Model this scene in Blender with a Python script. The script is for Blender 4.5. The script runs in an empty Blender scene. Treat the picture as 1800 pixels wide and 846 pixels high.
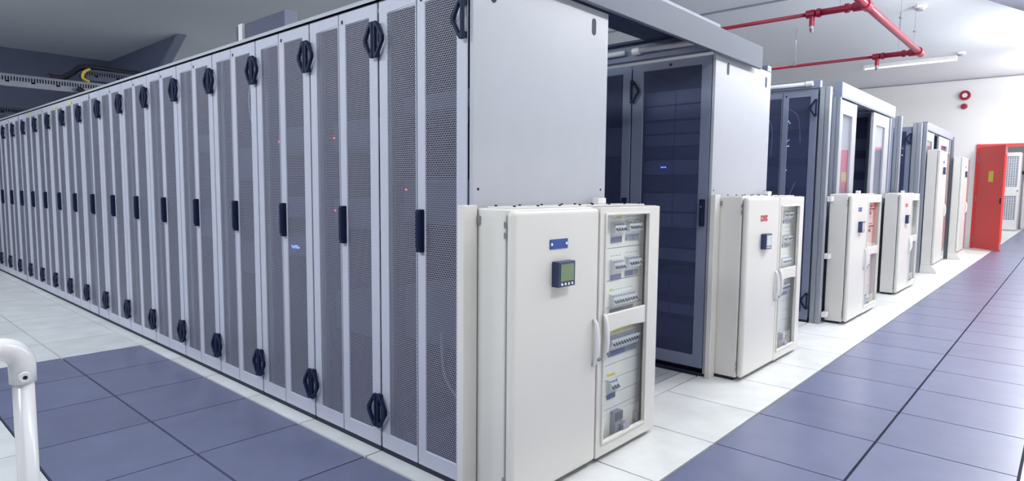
import bpy, math, random
from mathutils import Vector, Matrix
random.seed(7)
S = bpy.context.scene
COL = S.collection

# ------------------------------------------------------------------ camera
CAM = Vector((-1.752, -1.811, 1.2694)); YAW, PIT, ROL, FPX = 0.7311, -0.0851, 0.0091, 1101.94
fw = Vector((math.cos(YAW)*math.cos(PIT), math.sin(YAW)*math.cos(PIT), math.sin(PIT)))
r0 = Vector((math.sin(YAW), -math.cos(YAW), 0)); u0 = r0.cross(fw)
RT = math.cos(ROL)*r0 + math.sin(ROL)*u0
UP = -math.sin(ROL)*r0 + math.cos(ROL)*u0
cd = bpy.data.cameras.new('camera'); cam = bpy.data.objects.new('camera', cd); COL.objects.link(cam)
cd.sensor_width = 36; cd.lens = FPX*36/1800; cd.clip_start = 0.05; cd.clip_end = 200
m = Matrix((RT, UP, -fw)).transposed().to_4x4(); m.translation = CAM
cam.matrix_world = m
S.camera = cam

# ------------------------------------------------------------------ world, exposure
w = bpy.data.worlds.new('world'); S.world = w; w.use_nodes = True
w.node_tree.nodes['Background'].inputs[0].default_value = (0.55, 0.65, 1.0, 1)
w.node_tree.nodes['Background'].inputs[1].default_value = 0.35
S.view_settings.view_transform = 'Standard'; S.view_settings.look = 'None'
S.view_settings.exposure = 0.12; S.view_settings.gamma = 1.0; S.view_settings.use_curve_mapping = False

# ------------------------------------------------------------------ room lamps (ceiling battens out of the frame) and added ceiling uplights
def area(name, loc, aim, sx, sy, watts, col=(1, 1, 1), spread=180):
    l = bpy.data.lights.new(name, 'AREA'); l.shape = 'RECTANGLE'; l.size = sx; l.size_y = sy
    l.energy = watts; l.color = col; l.spread = math.radians(spread)
    o = bpy.data.objects.new(name, l); COL.objects.link(o); o.location = loc
    d = Vector(aim) - Vector(loc); o.rotation_euler = d.to_track_quat('-Z', 'Y').to_euler()
    return o
CEIL_Z = 3.78
COOL = (0.87, 0.93, 1.0); WARM = (0.985, 0.99, 1.0)
for i, x in enumerate((0.6, 4.0, 7.4, 10.8, 14.0)):          # lamps over the right aisle, with added uplights
    area('aisle_lamp', (x, -1.9, 3.2), (x, -1.75, 0), 1.5, 0.4, (42, 52, 60, 72, 82)[i], WARM)
    area('added_uplight', (x, -1.9, 3.24), (x, -1.4, CEIL_Z), 1.5, 0.4, (14, 95, 92, 62, 42)[i], WARM)  # added upward light to brighten the ceiling, not a known fixture
for i, y in enumerate((0.0, 3.0, 6.0, 9.0)):                 # lamps along the left aisle
    area('side_aisle_lamp', (-2.9, y, 3.0), (-0.4, y+0.2, 0.55), 1.4, 0.5, 41, COOL, 140)
area('back_aisle_lamp', (3.9, 3.5, 3.6), (3.9, 3.5, 0), 0.4, 4, 26, COOL)
area('back_aisle_lamp', (8.5, 3.5, 3.6), (8.5, 3.5, 0), 0.4, 4, 26, COOL)
area('back_aisle_lamp', (5.2, 10.2, 3.5), (5.2, 11.5, 0), 3, 0.4, 35, COOL)
area('next_room_lamp', (22.5, -1.5, 3.3), (22.5, -1.5, 0), 3.0, 1.5, 110, WARM)
area('next_room_lamp', (17.6, -1.8, 3.3), (17.6, -1.8, 0), 1.5, 1.5, 75, WARM)

# ------------------------------------------------------------------ materials
def nt(name):
    ma = bpy.data.materials.new(name); ma.use_nodes = True
    return ma, ma.node_tree.nodes, ma.node_tree.links, ma.node_tree.nodes['Principled BSDF']
def plain(name, col, rough=0.45, metal=0.0, spec=0.5, noise=0.04, scale=9.0, bump=0.0):
    ma, n, l, b = nt(name)
    b.inputs['Roughness'].default_value = rough; b.inputs['Metallic'].default_value = metal
    b.inputs['Specular IOR Level'].default_value = spec
    tc = n.new('ShaderNodeTexCoord'); ns = n.new('ShaderNodeTexNoise'); ns.inputs['Scale'].default_value = scale
    ns.inputs['Detail'].default_value = 4
    l.new(tc.outputs['Object'], ns.inputs['Vector'])
    mx = n.new('ShaderNodeMix'); mx.data_type = 'RGBA'
    mx.inputs['A'].default_value = tuple(c*(1-noise) for c in col)+(1,)
    mx.inputs['B'].default_value = tuple(min(1, c*(1+noise)) for c in col)+(1,)
    l.new(ns.outputs['Fac'], mx.inputs['Factor']); l.new(mx.outputs['Result'], b.inputs['Base Color'])
    if bump:
        bp = n.new('ShaderNodeBump'); bp.inputs['Strength'].default_value = bump; bp.inputs['Distance'].default_value = 0.001
        ns2 = n.new('ShaderNodeTexNoise'); ns2.inputs['Scale'].default_value = 600
        l.new(tc.outputs['Object'], ns2.inputs['Vector']); l.new(ns2.outputs['Fac'], bp.inputs['Height'])
        l.new(bp.outputs['Normal'], b.inputs['Normal'])
    return ma
def emit(name, col, power):
    ma, n, l, b = nt(name)
    b.inputs['Base Color'].default_value = col+(1,)
    b.inputs['Emission Color'].default_value = col+(1,); b.inputs['Emission Strength'].default_value = power
    return ma
def tile_mat(name, col, speck, rough):
    ma, n, l, b = nt(name)
    tc = n.new('ShaderNodeTexCoord'); geo = n.new('ShaderNodeNewGeometry'); oi = n.new('ShaderNodeObjectInfo')
    ns = n.new('ShaderNodeTexNoise'); ns.inputs['Scale'].default_value = 5; ns.inputs['Detail'].default_value = 6
    sp = n.new('ShaderNodeTexNoise'); sp.inputs['Scale'].default_value = 260; sp.inputs['Detail'].default_value = 2
    l.new(geo.outputs['Position'], ns.inputs['Vector']); l.new(geo.outputs['Position'], sp.inputs['Vector'])
    rp = n.new('ShaderNodeValToRGB'); rp.color_ramp.elements[0].position = 0.3; rp.color_ramp.elements[1].position = 0.72
    rp.color_ramp.elements[0].color = tuple(c*0.92 for c in col)+(1,); rp.color_ramp.elements[1].color = tuple(min(1, c*1.08) for c in col)+(1,)
    l.new(ns.outputs['Fac'], rp.inputs['Fac'])
    rs = n.new('ShaderNodeValToRGB'); rs.color_ramp.elements[0].position = 0.66; rs.color_ramp.elements[1].position = 0.78
    l.new(sp.outputs['Fac'], rs.inputs['Fac'])
    mx = n.new('ShaderNodeMix'); mx.data_type = 'RGBA'; l.new(rs.outputs['Color'], mx.inputs['Factor'])
    l.new(rp.outputs['Color'], mx.inputs['A']); mx.inputs['B'].default_value = speck+(1,)
    hv = n.new('ShaderNodeHueSaturation'); mr = n.new('ShaderNodeMapRange')
    mr.inputs['To Min'].default_value = 0.95; mr.inputs['To Max'].default_value = 1.05
    l.new(oi.outputs['Random'], mr.inputs['Value']); l.new(mr.outputs['Result'], hv.inputs['Value'])
    l.new(mx.outputs['Result'], hv.inputs['Color']); l.new(hv.outputs['Color'], b.inputs['Base Color'])
    b.inputs['Roughness'].default_value = rough; b.inputs['Specular IOR Level'].default_value = 0.5
    return ma
def perf_mat(name, col, pitch, rad):
    """sheet metal punched with a staggered grid of round holes, on the local y/z plane"""
    ma, n, l, b = nt(name)
    b.inputs['Base Color'].default_value = col+(1,); b.inputs['Roughness'].default_value = 0.45
    tc = n.new('ShaderNodeTexCoord')
    pz = pitch*1.7320508
    def vm(op, a, c=None):
        v = n.new('ShaderNodeVectorMath'); v.operation = op
        l.new(a, v.inputs[0])
        if c is not None: v.inputs[1].default_value = c
        return v
    ds = []
    for off in (0.0, 0.5):
        s = vm('MULTIPLY', tc.outputs['Object'], (0, 1/pitch, 1/pz))
        a = vm('ADD', s.outputs[0], (0, off, off)); f = vm('FRACTION', a.outputs[0])
        c = vm('SUBTRACT', f.outputs[0], (0, .5, .5)); d = vm('MULTIPLY', c.outputs[0], (0, pitch, pz))
        ds.append(vm('LENGTH', d.outputs[0]).outputs['Value'])
    mn = n.new('ShaderNodeMath'); mn.operation = 'MINIMUM'; l.new(ds[0], mn.inputs[0]); l.new(ds[1], mn.inputs[1])
    lt = n.new('ShaderNodeMath'); lt.operation = 'LESS_THAN'; l.new(mn.outputs[0], lt.inputs[0]); lt.inputs[1].default_value = rad
    tr = n.new('ShaderNodeBsdfTransparent'); mx = n.new('ShaderNodeMixShader')
    l.new(lt.outputs[0], mx.inputs[0]); l.new(b.outputs[0], mx.inputs[1]); l.new(tr.outputs[0], mx.inputs[2])
    l.new(mx.outputs[0], n['Material Output'].inputs['Surface'])
    return ma
def glass_mat(name, tint=(0.96, 0.98, 0.98), ior=1.62, rough=0.01):
    ma, n, l, b = nt(name); n.remove(b)
    fr = n.new('ShaderNodeFresnel'); ge = n.new('ShaderNodeNewGeometry')      # thin pane: same reflectance from both sides
    mi_ = n.new('ShaderNodeMix'); mi_.data_type = 'FLOAT'; mi_.inputs['A'].default_value = ior; mi_.inputs['B'].default_value = 1/ior
    l.new(ge.outputs['Backfacing'], mi_.inputs['Factor']); l.new(mi_.outputs['Result'], fr.inputs['IOR'])
    tr = n.new('ShaderNodeBsdfTransparent'); tr.inputs['Color'].default_value = tint+(1,)
    gl = n.new('ShaderNodeBsdfGlossy'); gl.inputs['Roughness'].default_value = rough
    mx = n.new('ShaderNodeMixShader'); l.new(fr.outputs[0], mx.inputs[0]); l.new(tr.outputs[0], mx.inputs[1]); l.new(gl.outputs[0], mx.inputs[2])
    l.new(mx.outputs[0], n['Material Output'].inputs['Surface'])
    return ma

M = dict(
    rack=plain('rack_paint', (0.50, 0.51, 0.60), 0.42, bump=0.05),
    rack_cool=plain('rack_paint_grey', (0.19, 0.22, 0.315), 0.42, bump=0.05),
    panel=plain('end_panel_paint', (0.44, 0.455, 0.505), 0.4),
    lintel=plain('lintel_paint', (0.13, 0.145, 0.185), 0.55, spec=0.3),
    lintel2=plain('pale_lintel_paint', (0.29, 0.31, 0.35), 0.45),
    navy=plain('navy_plastic', (0.004, 0.011, 0.045), 0.5, spec=0.3),
    inner=plain('rack_inside_shade', (0.016, 0.023, 0.075), 0.6),  # shade inside the racks put into the colour, rails included
    dark=plain('dark_base', (0.008, 0.011, 0.035), 0.6),
    seam=plain('joint_black', (0.012, 0.016, 0.05), 0.8),
    server=plain('server_face', (0.15, 0.18, 0.32), 0.5),
    server2=plain('server_face_dark', (0.035, 0.045, 0.11), 0.5),
    cream=plain('cream_cabinet', (0.71, 0.69, 0.65), 0.35, noise=0.015),
    cream_lit=plain('cream_cabinet_lightened', (0.84, 0.83, 0.78), 0.45, noise=0.02),  # cabinet cream made lighter to offset the shade behind the glass
    white=plain('white_paint', (0.80, 0.80, 0.80), 0.5),
    wplastic=plain('white_plastic', (0.78, 0.77, 0.79), 0.2, noise=0.01),
    blueplate=plain('blue_plate', (0.01, 0.06, 0.30), 0.4), redplate=plain('red_plate', (0.45, 0.03, 0.05), 0.4),
    wdot=plain('white_dot', (0.9, 0.9, 0.95), 0.4),
    meter=plain('meter_case', (0.025, 0.035, 0.10), 0.4), lcd=plain('green_lcd', (0.16, 0.24, 0.12), 0.2),
    lcd2=plain('grey_lcd', (0.55, 0.62, 0.62), 0.2),
    chrome=plain('lock_metal', (0.35, 0.35, 0.37), 0.3, 0.9),
    brk=plain('breaker_body', (0.68, 0.70, 0.72), 0.4), brk_t=plain('breaker_toggle', (0.02, 0.03, 0.08), 0.4),
    brk_l=plain('breaker_label', (0.10, 0.12, 0.25), 0.5), brk_l2=plain('breaker_label_grey', (0.24, 0.25, 0.34), 0.5),
    yellow=plain('yellow_label', (0.75, 0.65, 0.05), 0.5), lgrey=plain('grey_lever', (0.30, 0.30, 0.36), 0.4),
    red=plain('red_paint', (0.78, 0.05, 0.045), 0.3, noise=0.02), redpipe=plain('red_pipe', (0.31, 0.006, 0.035), 0.28, noise=0.03),
    wall=plain('wall_paint', (0.80, 0.80, 0.80), 0.6, noise=0.015, scale=1.5), ceil=plain('ceiling_paint', (0.72, 0.755, 0.80), 0.7, noise=0.02, scale=1.2),
    shade_wall=plain('unlit_wall_shade', (0.15, 0.175, 0.27), 0.7),  # unlit far-left walls, their darkness put into the colour
    galv=plain('tray_metal', (0.24, 0.26, 0.32), 0.4, 0.3), dtray=plain('dark_tray', (0.10, 0.11, 0.17), 0.5, 0.2),
    rubber=plain('black_cable', (0.01, 0.012, 0.03), 0.5), ycable=plain('yellow_cable', (0.75, 0.55, 0.06), 0.4),
    cable=plain('pale_cable', (0.16, 0.17, 0.24), 0.5),
    cable2=plain('pale_wire', (0.5, 0.52, 0.6), 0.5),
    post=plain('post_alu', (0.31, 0.335, 0.38), 0.35, 0.25), roof=plain('containment_roof', (0.02, 0.03, 0.08), 0.5),
    tube=plain('tube_glass', (0.55, 0.57, 0.62), 0.3),
    tw=tile_mat('tile_white', (0.76, 0.77, 0.765), (0.55, 0.56, 0.60), 0.38),
    tb=tile_mat('tile_blue', (0.16, 0.175, 0.285), (0.28, 0.30, 0.43), 0.30),
    gratem=plain('grate_metal', (0.50, 0.51, 0.55), 0.45),
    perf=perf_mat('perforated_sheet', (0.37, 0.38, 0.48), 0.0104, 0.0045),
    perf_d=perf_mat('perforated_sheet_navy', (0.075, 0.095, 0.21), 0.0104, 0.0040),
    perf_w=perf_mat('perforated_sheet_white', (0.72, 0.74, 0.80), 0.05, 0.018),
    glass=glass_mat('pane'), led_r=emit('led_red', (1.0, 0.08, 0.05), 3), led_b=emit('led_blue', (0.08, 0.15, 1.0), 6),
    led_g=emit('led_green', (0.55, 1.0, 0.15), 3), led_w=emit('led_white', (0.8, 0.9, 1.0), 3),
    lampglow=emit('lamp_tube', (1.0, 0.99, 0.97), 0.8),
)

# ------------------------------------------------------------------ mesh helpers
class MB:
    def __init__(s): s.v = []; s.f = []; s.mi = []
    def box(s, x0, x1, y0, y1, z0, z1, mi=0):
        b = len(s.v)
        s.v += [(x0,y0,z0),(x1,y0,z0),(x1,y1,z0),(x0,y1,z0),(x0,y0,z1),(x1,y0,z1),(x1,y1,z1),(x0,y1,z1)]
        for q in ((0,3,2,1),(4,5,6,7),(0,1,5,4),(1,2,6,5),(2,3,7,6),(3,0,4,7)):
            s.f.append(tuple(b+i for i in q)); s.mi.append(mi)
        return s
    def quad(s, pts, mi=0):
        b = len(s.v); s.v += [tuple(p) for p in pts]; s.f.append(tuple(range(b, b+len(pts)))); s.mi.append(mi); return s
    def prism(s, poly, ax, a0, a1, mi=0):
        """poly: 2D points (ccw) in the two other axes, extruded along ax"""
        n = len(poly); b = len(s.v)
        for a in (a0, a1):
            for p in poly:
                c = list(p); c.insert('xyz'.index(ax), a); s.v.append(tuple(c))
        s.f.append(tuple(b+i for i in range(n))); s.f.append(tuple(b+n+i for i in reversed(range(n)))); s.mi += [mi, mi]
        for i in range(n):
            j = (i+1) % n; s.f.append((b+i, b+n+i, b+n+j, b+j)); s.mi.append(mi)
        return s
    def ring(s, outer, inner, ax, a0, a1, mi=0):
        """plate with a hole: same number of points outside and inside"""
        n = len(outer); b = len(s.v)
        for a in (a0, a1):
            for poly in (outer, inner):
                for p in poly:
                    c = list(p); c.insert('xyz'.index(ax), a); s.v.append(tuple(c))
        O0, I0, O1, I1 = b, b+n, b+2*n, b+3*n
        for i in range(n):
            j = (i+1) % n
            for q in ((O0+i, O0+j, I0+j, I0+i), (O1+i, I1+i, I1+j, O1+j), (O0+i, O1+i, O1+j, O0+j), (I0+i, I0+j, I1+j, I1+i)):
                s.f.append(q); s.mi.append(mi)
        return s
    def cyl(s, p0, p1, r, n=12, r1=None, mi=0):
        p0, p1 = Vector(p0), Vector(p1); r1 = r if r1 is None else r1
        d = (p1-p0).normalized(); a = d.orthogonal().normalized(); c = d.cross(a); b = len(s.v)
        for p, rr in ((p0, r), (p1, r1)):
            for i in range(n):
                t = 2*math.pi*i/n; s.v.append(tuple(p+a*math.cos(t)*rr+c*math.sin(t)*rr))
        s.f.append(tuple(b+i for i in reversed(range(n)))); s.f.append(tuple(b+n+i for i in range(n))); s.mi += [mi, mi]
        for i in range(n):
            j = (i+1) % n; s.f.append((b+i, b+j, b+n+j, b+n+i)); s.mi.append(mi)
        return s
    def tube(s, pts, r, n=10, mi=0):
        pts = [Vector(p) for p in pts]; b = len(s.v); rs = r if isinstance(r, (list, tuple)) else [r]*len(pts)
        a = None
        for k, p in enumerate(pts):
            d = (pts[min(k+1, len(pts)-1)]-pts[max(k-1, 0)]).normalized()
            a = d.orthogonal().normalized() if a is None else (a-d*a.dot(d)).normalized()
            c = d.cross(a)
            for i in range(n):
                t = 2*math.pi*i/n; s.v.append(tuple(p+a*math.cos(t)*rs[k]+c*math.sin(t)*rs[k]))
        for k in range(len(pts)-1):
            for i in range(n):
                j = (i+1) % n; s.f.append((b+k*n+i, b+k*n+j, b+(k+1)*n+j, b+(k+1)*n+i)); s.mi.append(mi)
        s.f.append(tuple(b+i for i in reversed(range(n)))); e = b+(len(pts)-1)*n
        s.f.append(tuple(e+i for i in range(n))); s.mi += [mi, mi]
        return s
    def build(s, name, mats, parent=None, bevel=0, seg=2, smooth=False, loc=None, fixn=True):
        me = bpy.data.meshes.new(name); me.from_pydata(s.v, [], s.f)
        if not isinstance(mats, (list, tuple)): mats = [mats]
        for q in mats: me.materials.append(M[q])
        for p, i in zip(me.polygons, s.mi): p.material_index = i; p.use_smooth = smooth
        import bmesh
        bm = bmesh.new(); bm.from_mesh(me)
        if fixn: bmesh.ops.recalc_face_normals(bm, faces=bm.faces)
        bm.to_mesh(me); bm.free()
        o = bpy.data.objects.new(name, me); COL.objects.link(o)
        if loc: o.location = loc
        if parent: o.parent = parent
        if bevel:
            md = o.modifiers.new('bevel', 'BEVEL'); md.width = bevel; md.segments = seg; md.limit_method = 'ANGLE'
            md.harden_normals = False
        return o
def tag(o, label=None, cat=None, group=None, kind=None):
    if label: o['label'] = label
    if cat: o['category'] = cat
    if group: o['group'] = group
    if kind: o['kind'] = kind
    return o
def empty(name, loc=(0, 0, 0)):
    o = bpy.data.objects.new(name, None); COL.objects.link(o); o.location = loc; o.empty_display_size = 0.1; return o
def copy_tree(o, parent=None, skip=()):
    c = o.copy(); COL.objects.link(c); c.parent = parent
    for ch in list(o.children):
        copy_tree(ch, c)
    return c
def circ(cx, cz, r, n=16, a0=0): return [(cx+r*math.cos(a0+2*math.pi*i/n), cz+r*math.sin(a0+2*math.pi*i/n)) for i in range(n)]
ORD = ['first', 'second', 'third', 'fourth', 'fifth', 'sixth', 'seventh', 'eighth', 'ninth', 'tenth', 'eleventh', 'twelfth',
       'thirteenth', 'fourteenth', 'fifteenth', 'sixteenth', 'seventeenth', 'eighteenth']

# ------------------------------------------------------------------ room shell
CZ = 3.78
XW, YW, X0, Y0 = 15.6, 13.2, -6.0, -4.2
floor = MB().box(X0, 29, Y0, YW+.2, -0.25, -0.02).build('floor', 'seam'); tag(floor, kind='structure')
c = MB().box(X0, XW+.2, Y0, YW+.2, CZ, CZ+0.2).build('ceiling', 'ceil'); tag(c, kind='structure')
tag(MB().box(X0-.2, X0, Y0, YW, -0.02, CZ).build('wall_back', 'wall'), kind='structure')
tag(MB().box(X0, XW, Y0-.2, Y0, -0.02, CZ).build('wall_right', 'wall'), kind='structure')
tag(MB().box(X0, 2.56, YW, YW+.2, -0.02, CZ).build('wall_left', 'shade_wall'), kind='structure')  # unlit stretch of the left wall, darkened by its colour
tag(MB().box(2.56, XW, YW, YW+.2, -0.02, CZ).build('wall_left_white', 'wall'), kind='structure')
DY0, DY1, DZ = -2.17, -0.15, 2.25      # doorway
wf = MB().box(XW, XW+.15, DY1, YW, -0.02, CZ).box(XW, XW+.15, Y0, DY0, -0.02, CZ).box(XW, XW+.15, DY0, DY1, DZ, CZ)
tag(wf.build('wall_far', 'wall'), kind='structure')
# side wall with a slanted end, in the dark far-left corner; the darkness is in its colour
tag(MB().prism([(13.2, 3.78), (9.72, 3.78), (10.6, 3.3), (10.6, 1.0), (13.2, 1.0)], 'x', 2.5, 2.62).build('wall_partition', 'shade_wall'), kind='structure')
tag(MB().prism([(9.66, 3.78), (9.54, 3.78), (10.42, 3.3), (10.42, 1.0), (10.54, 1.0), (10.54, 3.32)], 'x', 2.49, 2.63).build('lit_edge_1', 'rack_cool'), kind='structure')  # lit end edge of the partition, painted as a paler strip
# next room beyond the doorway
tag(MB().box(28.6, 28.8, Y0, 2, -0.02, 3.6).box(XW+.15, 28.6, 1.8, 2.0, -0.02, 3.6).box(XW+.15, 28.6, Y0-.2, Y0, -.02, 3.6).build('wall_next_room', 'wall'), kind='structure')
tag(MB().box(XW+.15, 28.8, Y0, 2, 3.6, 3.78).build('ceiling_next_room', 'ceil'), kind='structure')

# ------------------------------------------------------------------ floor tiles, one by one
TM = {}
def tile(x0, x1, y0, y1, mat, gx=.0044, gy=.0062):
    dx, dy = round(x1-x0, 4), round(y1-y0, 4)
    key = (dx, dy, mat, gx)
    if key not in TM:
        o = MB().box(gx, dx-gx, gy, dy-gy, -0.019, 0.0).build('floor_tile', mat, floor)
        TM[key] = o
    else:
        o = TM[key].copy(); COL.objects.link(o); o.parent = floor
    o.location = (x0, y0, 0)
TX, TXO = 0.5753, 0.0457
yA, yB, yC = -0.5436, -1.134, -1.70
for k in range(0, 27):                                       # right aisle
    x = TXO+TX*k
    tile(x, x+TX, yA, 0.03, 'tw')
    tile(x, x+TX, yB, yA, 'tb'); tile(x, x+TX, yC, yB, 'tb')
    if k < 12: tile(x, x+TX, yC-.58, yC, 'tw')
xe = TXO+TX*27
xl = [-0.0845, -0.609, -1.142, -1.67, -2.20]
for k in range(-1, 17):                                      # left aisle
    y = 0.6*k
    tile(-0.0845, 0.0457, y, y+.6, 'tw', .0062, .0044)
    for j in range(4):
        blue = j < 2 and k < 6
        tile(xl[j+1], xl[j], y, y+.6, 'tb' if blue else 'tw', .0062, .0044)
fp = MB()                                                    # plain floor outside the view
fp.box(X0, -2.206, -0.6, YW, -0.019, 0); fp.box(X0, .04, Y0, -0.606, -0.019, 0)
fp.box(TXO+TX*12, XW+.1, Y0, yC-.004, -0.019, 0); fp.box(.05, TXO+TX*12-.01, Y0, yC-.588, -0.019, 0)
fp.box(-2.2, XW, 10.206, YW, -0.019, 0); fp.box(0.05, 0.93, 0.035, 10.2, -.019, 0); fp.box(2.22, XW, 0.035, 10.2, -.019, 0)
fp.box(.935, 2.215, 2.44, 10.2, -.019, 0)
fp.build('floor_slab', 'tw', floor)
tile(xe, 28.6, yA, 1.8, 'tw'); tile(xe, 28.6, yB, yA, 'tb'); tile(xe, 28.6, -1.72, yB, 'tb'); tile(xe, 28.6, Y0+.05, -1.72, 'tw')
for i in range(2):                                           # perforated metal tiles in the enclosed aisle
    for j in range(4):
        x = .94+.63*i; y = .03+.6*j
        if j == 0:
            tile(x, x+.63, y, y+.12, 'tw')
        y = .15+.57*j
        g = MB().ring([(x+.004, y+.004), (x+.626, y+.004), (x+.626, y+.566), (x+.004, y+.566)], [(x+.05, y+.05), (x+.58, y+.05), (x+.58, y+.52), (x+.05, y+.52)], 'z', -0.018, 0).build('floor_grate', 'gratem', floor)
        gp = MB()
        for a in range(24):
            yy = y+.05+.47*(a+.2)/24
            gp.box(x+.05, x+.58, yy, yy+.012, -.012, -.002)
        for a in range(6):
            xx = x+.05+.53*(a+.5)/6; gp.box(xx-.006, xx+.006, y+.05, y+.52, -.012, -.0025)
        gp.build('grate_bars', 'gratem', g)

# ------------------------------------------------------------------ rack prototypes (front on local x=0, depth to +x, width along +y)
def grip_mesh(sgn):
    o = [(0, .08), (.020, .08), (.068, .012), (.068, -.012), (.020, -.08), (0, -.08)]
    i = [(.014, .056), (.023, .056), (.052, .006), (.052, -.006), (.023, -.056), (.014, -.056)]
    f = lambda P: [(sgn*a, b) for a, b in P]
    return MB().ring(f(o), f(i), 'x', -.032, -.016).box(-.018, .001, *sorted((sgn*.002, sgn*.013)), -.075, -.05).box(-.018, .001, *sorted((sgn*.002, sgn*.013)), .05, .075)
def perf_panel(y0, y1, z0, z1, parent, mat='perf', xa=0.004, xb=0.0053):
    mb = MB()
    for x in (xa, xb): mb.quad([(x, y0, z0), (x, y0, z1), (x, y1, z1), (x, y1, z0)])
    return mb.build('perforated_panel', mat, parent)
def frame(y0, y1, z0, z1, a0, a1, b0, b1, x0=0, x1=.009):
    return MB().ring([(y0, z0), (y1, z0), (y1, z1), (y0, z1)], [(a0, b0), (a1, b0), (a1, b1), (a0, b1)], 'x', x0, x1)
def carcass(H, D, root, mat='rack', w=.6):
    b = MB(); t = .018; x0 = .060
    b.box(x0, D, .002, .002+t, .04, H).box(x0, D, w-.002-t, w-.002, .04, H).box(D-t, D, .002+t, w-.002-t, .04, H)
    b.box(x0, D-t, .002+t, w-.002-t, H-.03, H).box(x0, D-t, .002+t, w-.002-t, .04, .06)
    b.build('body', [mat], root)
    MB().box(x0+.01, D-t-.004, .003+t, .004+t, .061, H-.031).box(x0+.01, D-t-.004, w-.004-t, w-.003-t, .061, H-.031).box(D-t-.003, D-t-.001, .004+t, w-.004-t, .061, H-.031).box(x0+.002, D-t-.004, .004+t, w-.004-t, .0605, .063).box(x0+.002, D-t-.004, .004+t, w-.004-t, H-.033, H-.0305).build('shade_lining', 'inner', root)  # navy sheets stand in for the shade inside the rack
    MB().box(.006, D-.03, .004, w-.004, 0, .022).box(.06, D-.03, .01, w-.01, .022, .042).build('plinth', 'dark', root)  # dark front bar takes the place of the shadow under the doors
    MB().box(x0+.0, x0+.05, .03, .05, .06, H-.03).box(x0, x0+.05, w-.05, w-.03, .06, H-.03).build('mounting_rail', 'inner', root)
def rear_rack(name, H, mat='rack', pm='perf', zoff=0.0):
    root = empty(name)
    carcass(H, .94, root, mat)
    z0, z1, p0, p1 = .025, H-.012, .10, H-.07
    dl = frame(.325, .594, z0, z1, .332, .53, p0, p1).build('door', mat, root, .003, 1)
    perf_panel(.331, .531, p0-.001, p1+.001, dl, pm)
    dr = frame(.006, .320, z0, z1, .07, .266, p0, p1).build('door', mat, root, .003, 1)
    perf_panel(.069, .267, p0-.001, p1+.001, dr, pm)
    for zc in (H-.18, .21):
        o = grip_mesh(-1).build('grip', 'navy', dl, .002, 1); o.location = (0, .597, zc)
        o = grip_mesh(1).build('grip', 'navy', dr, .002, 1); o.location = (0, .003, zc)
    MB().box(-.026, .001, .272, .302, .985, 1.17).box(-.032, -.024, .276, .298, 1.0, 1.165).build('handle', 'navy', dr, .004, 2)
    MB().box(-.0015, .002, .283, .297, H-.062, H-.045).build('latch', 'navy', dr)
    return root
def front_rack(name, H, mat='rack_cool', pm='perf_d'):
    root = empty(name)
    carcass(H, .96, root, mat)
    z0, z1, p0, p1 = .055, H-.012, .14, H-.066
    d = frame(.004, .596, z0, z1, .075, .505, p0, p1).build('door', mat, root, .003, 1)
    perf_panel(.074, .506, p0-.001, p1+.001, d, pm)
    for zc in (H-.2, .25):
        o = grip_mesh(-1).build('grip', 'navy', d, .002, 1); o.location = (0, .597, zc)
    MB().box(-.026, .001, .018, .05, 1.02, 1.20).box(-.031, -.024, .022, .046, 1.03, 1.19).build('handle', 'navy', d, .004, 2)
    MB().cyl((-.033, .034, 1.15), (-.030, .034, 1.15), .006, 10).build('lock', 'chrome', d)
    MB().box(-.0015, .002, .29, .31, H-.05, H-.033).build('latch', 'navy', d)
    return root

# ------------------------------------------------------------------ first row: seventeen racks with split doors
H1 = 2.105
proto = rear_rack('server_rack', H1)
yy = 0.0; ROW1 = []; P1 = 0.588
for k in range(17):
    o = proto if k == 0 else copy_tree(proto)
    o.location = (0, yy, 0); o.scale = (1, P1/.6, 1); ROW1.append(yy)
    tag(o, f'pale grey split-door server rack, {ORD[k]} from the near corner of the long front row', 'server rack', 'racks of the long front row')
    yy += P1
ROOTS1 = [o for o in COL.objects if o.name.startswith('server_rack') and o.parent is None]
for k, ly in ((9, .30), (10, .28), (12, .24)):
    MB().box(-.001, .001, ly, ly+.12, H1-.055, H1-.035).build('yellow_sticker', 'yellow', ROOTS1[k])
for k in (8, 13):
    MB().box(-.002, .001, .297, .322, .03, H1-.01).build('seam_gap_strip', 'rack_cool', ROOTS1[k])  # darkness of a narrow seam gap, put in as a flat strip
for d_ in proto.children:                                    # no lower grip where the cable duct covers the corner
    for g_ in list(d_.children):
        if g_.name.startswith('grip') and g_.location.y < .1 and g_.location.z < .5: bpy.data.objects.remove(g_)
tag(MB().box(.002, .93, 0.0, yy, H1+.001, H1+.016).box(.0, .02, 0.0, yy, H1+.001, H1+.019).build('top_cover_strip', 'panel'),
    'thin pale cover strip along the top of the long front rack row', 'cover strip')
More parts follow.
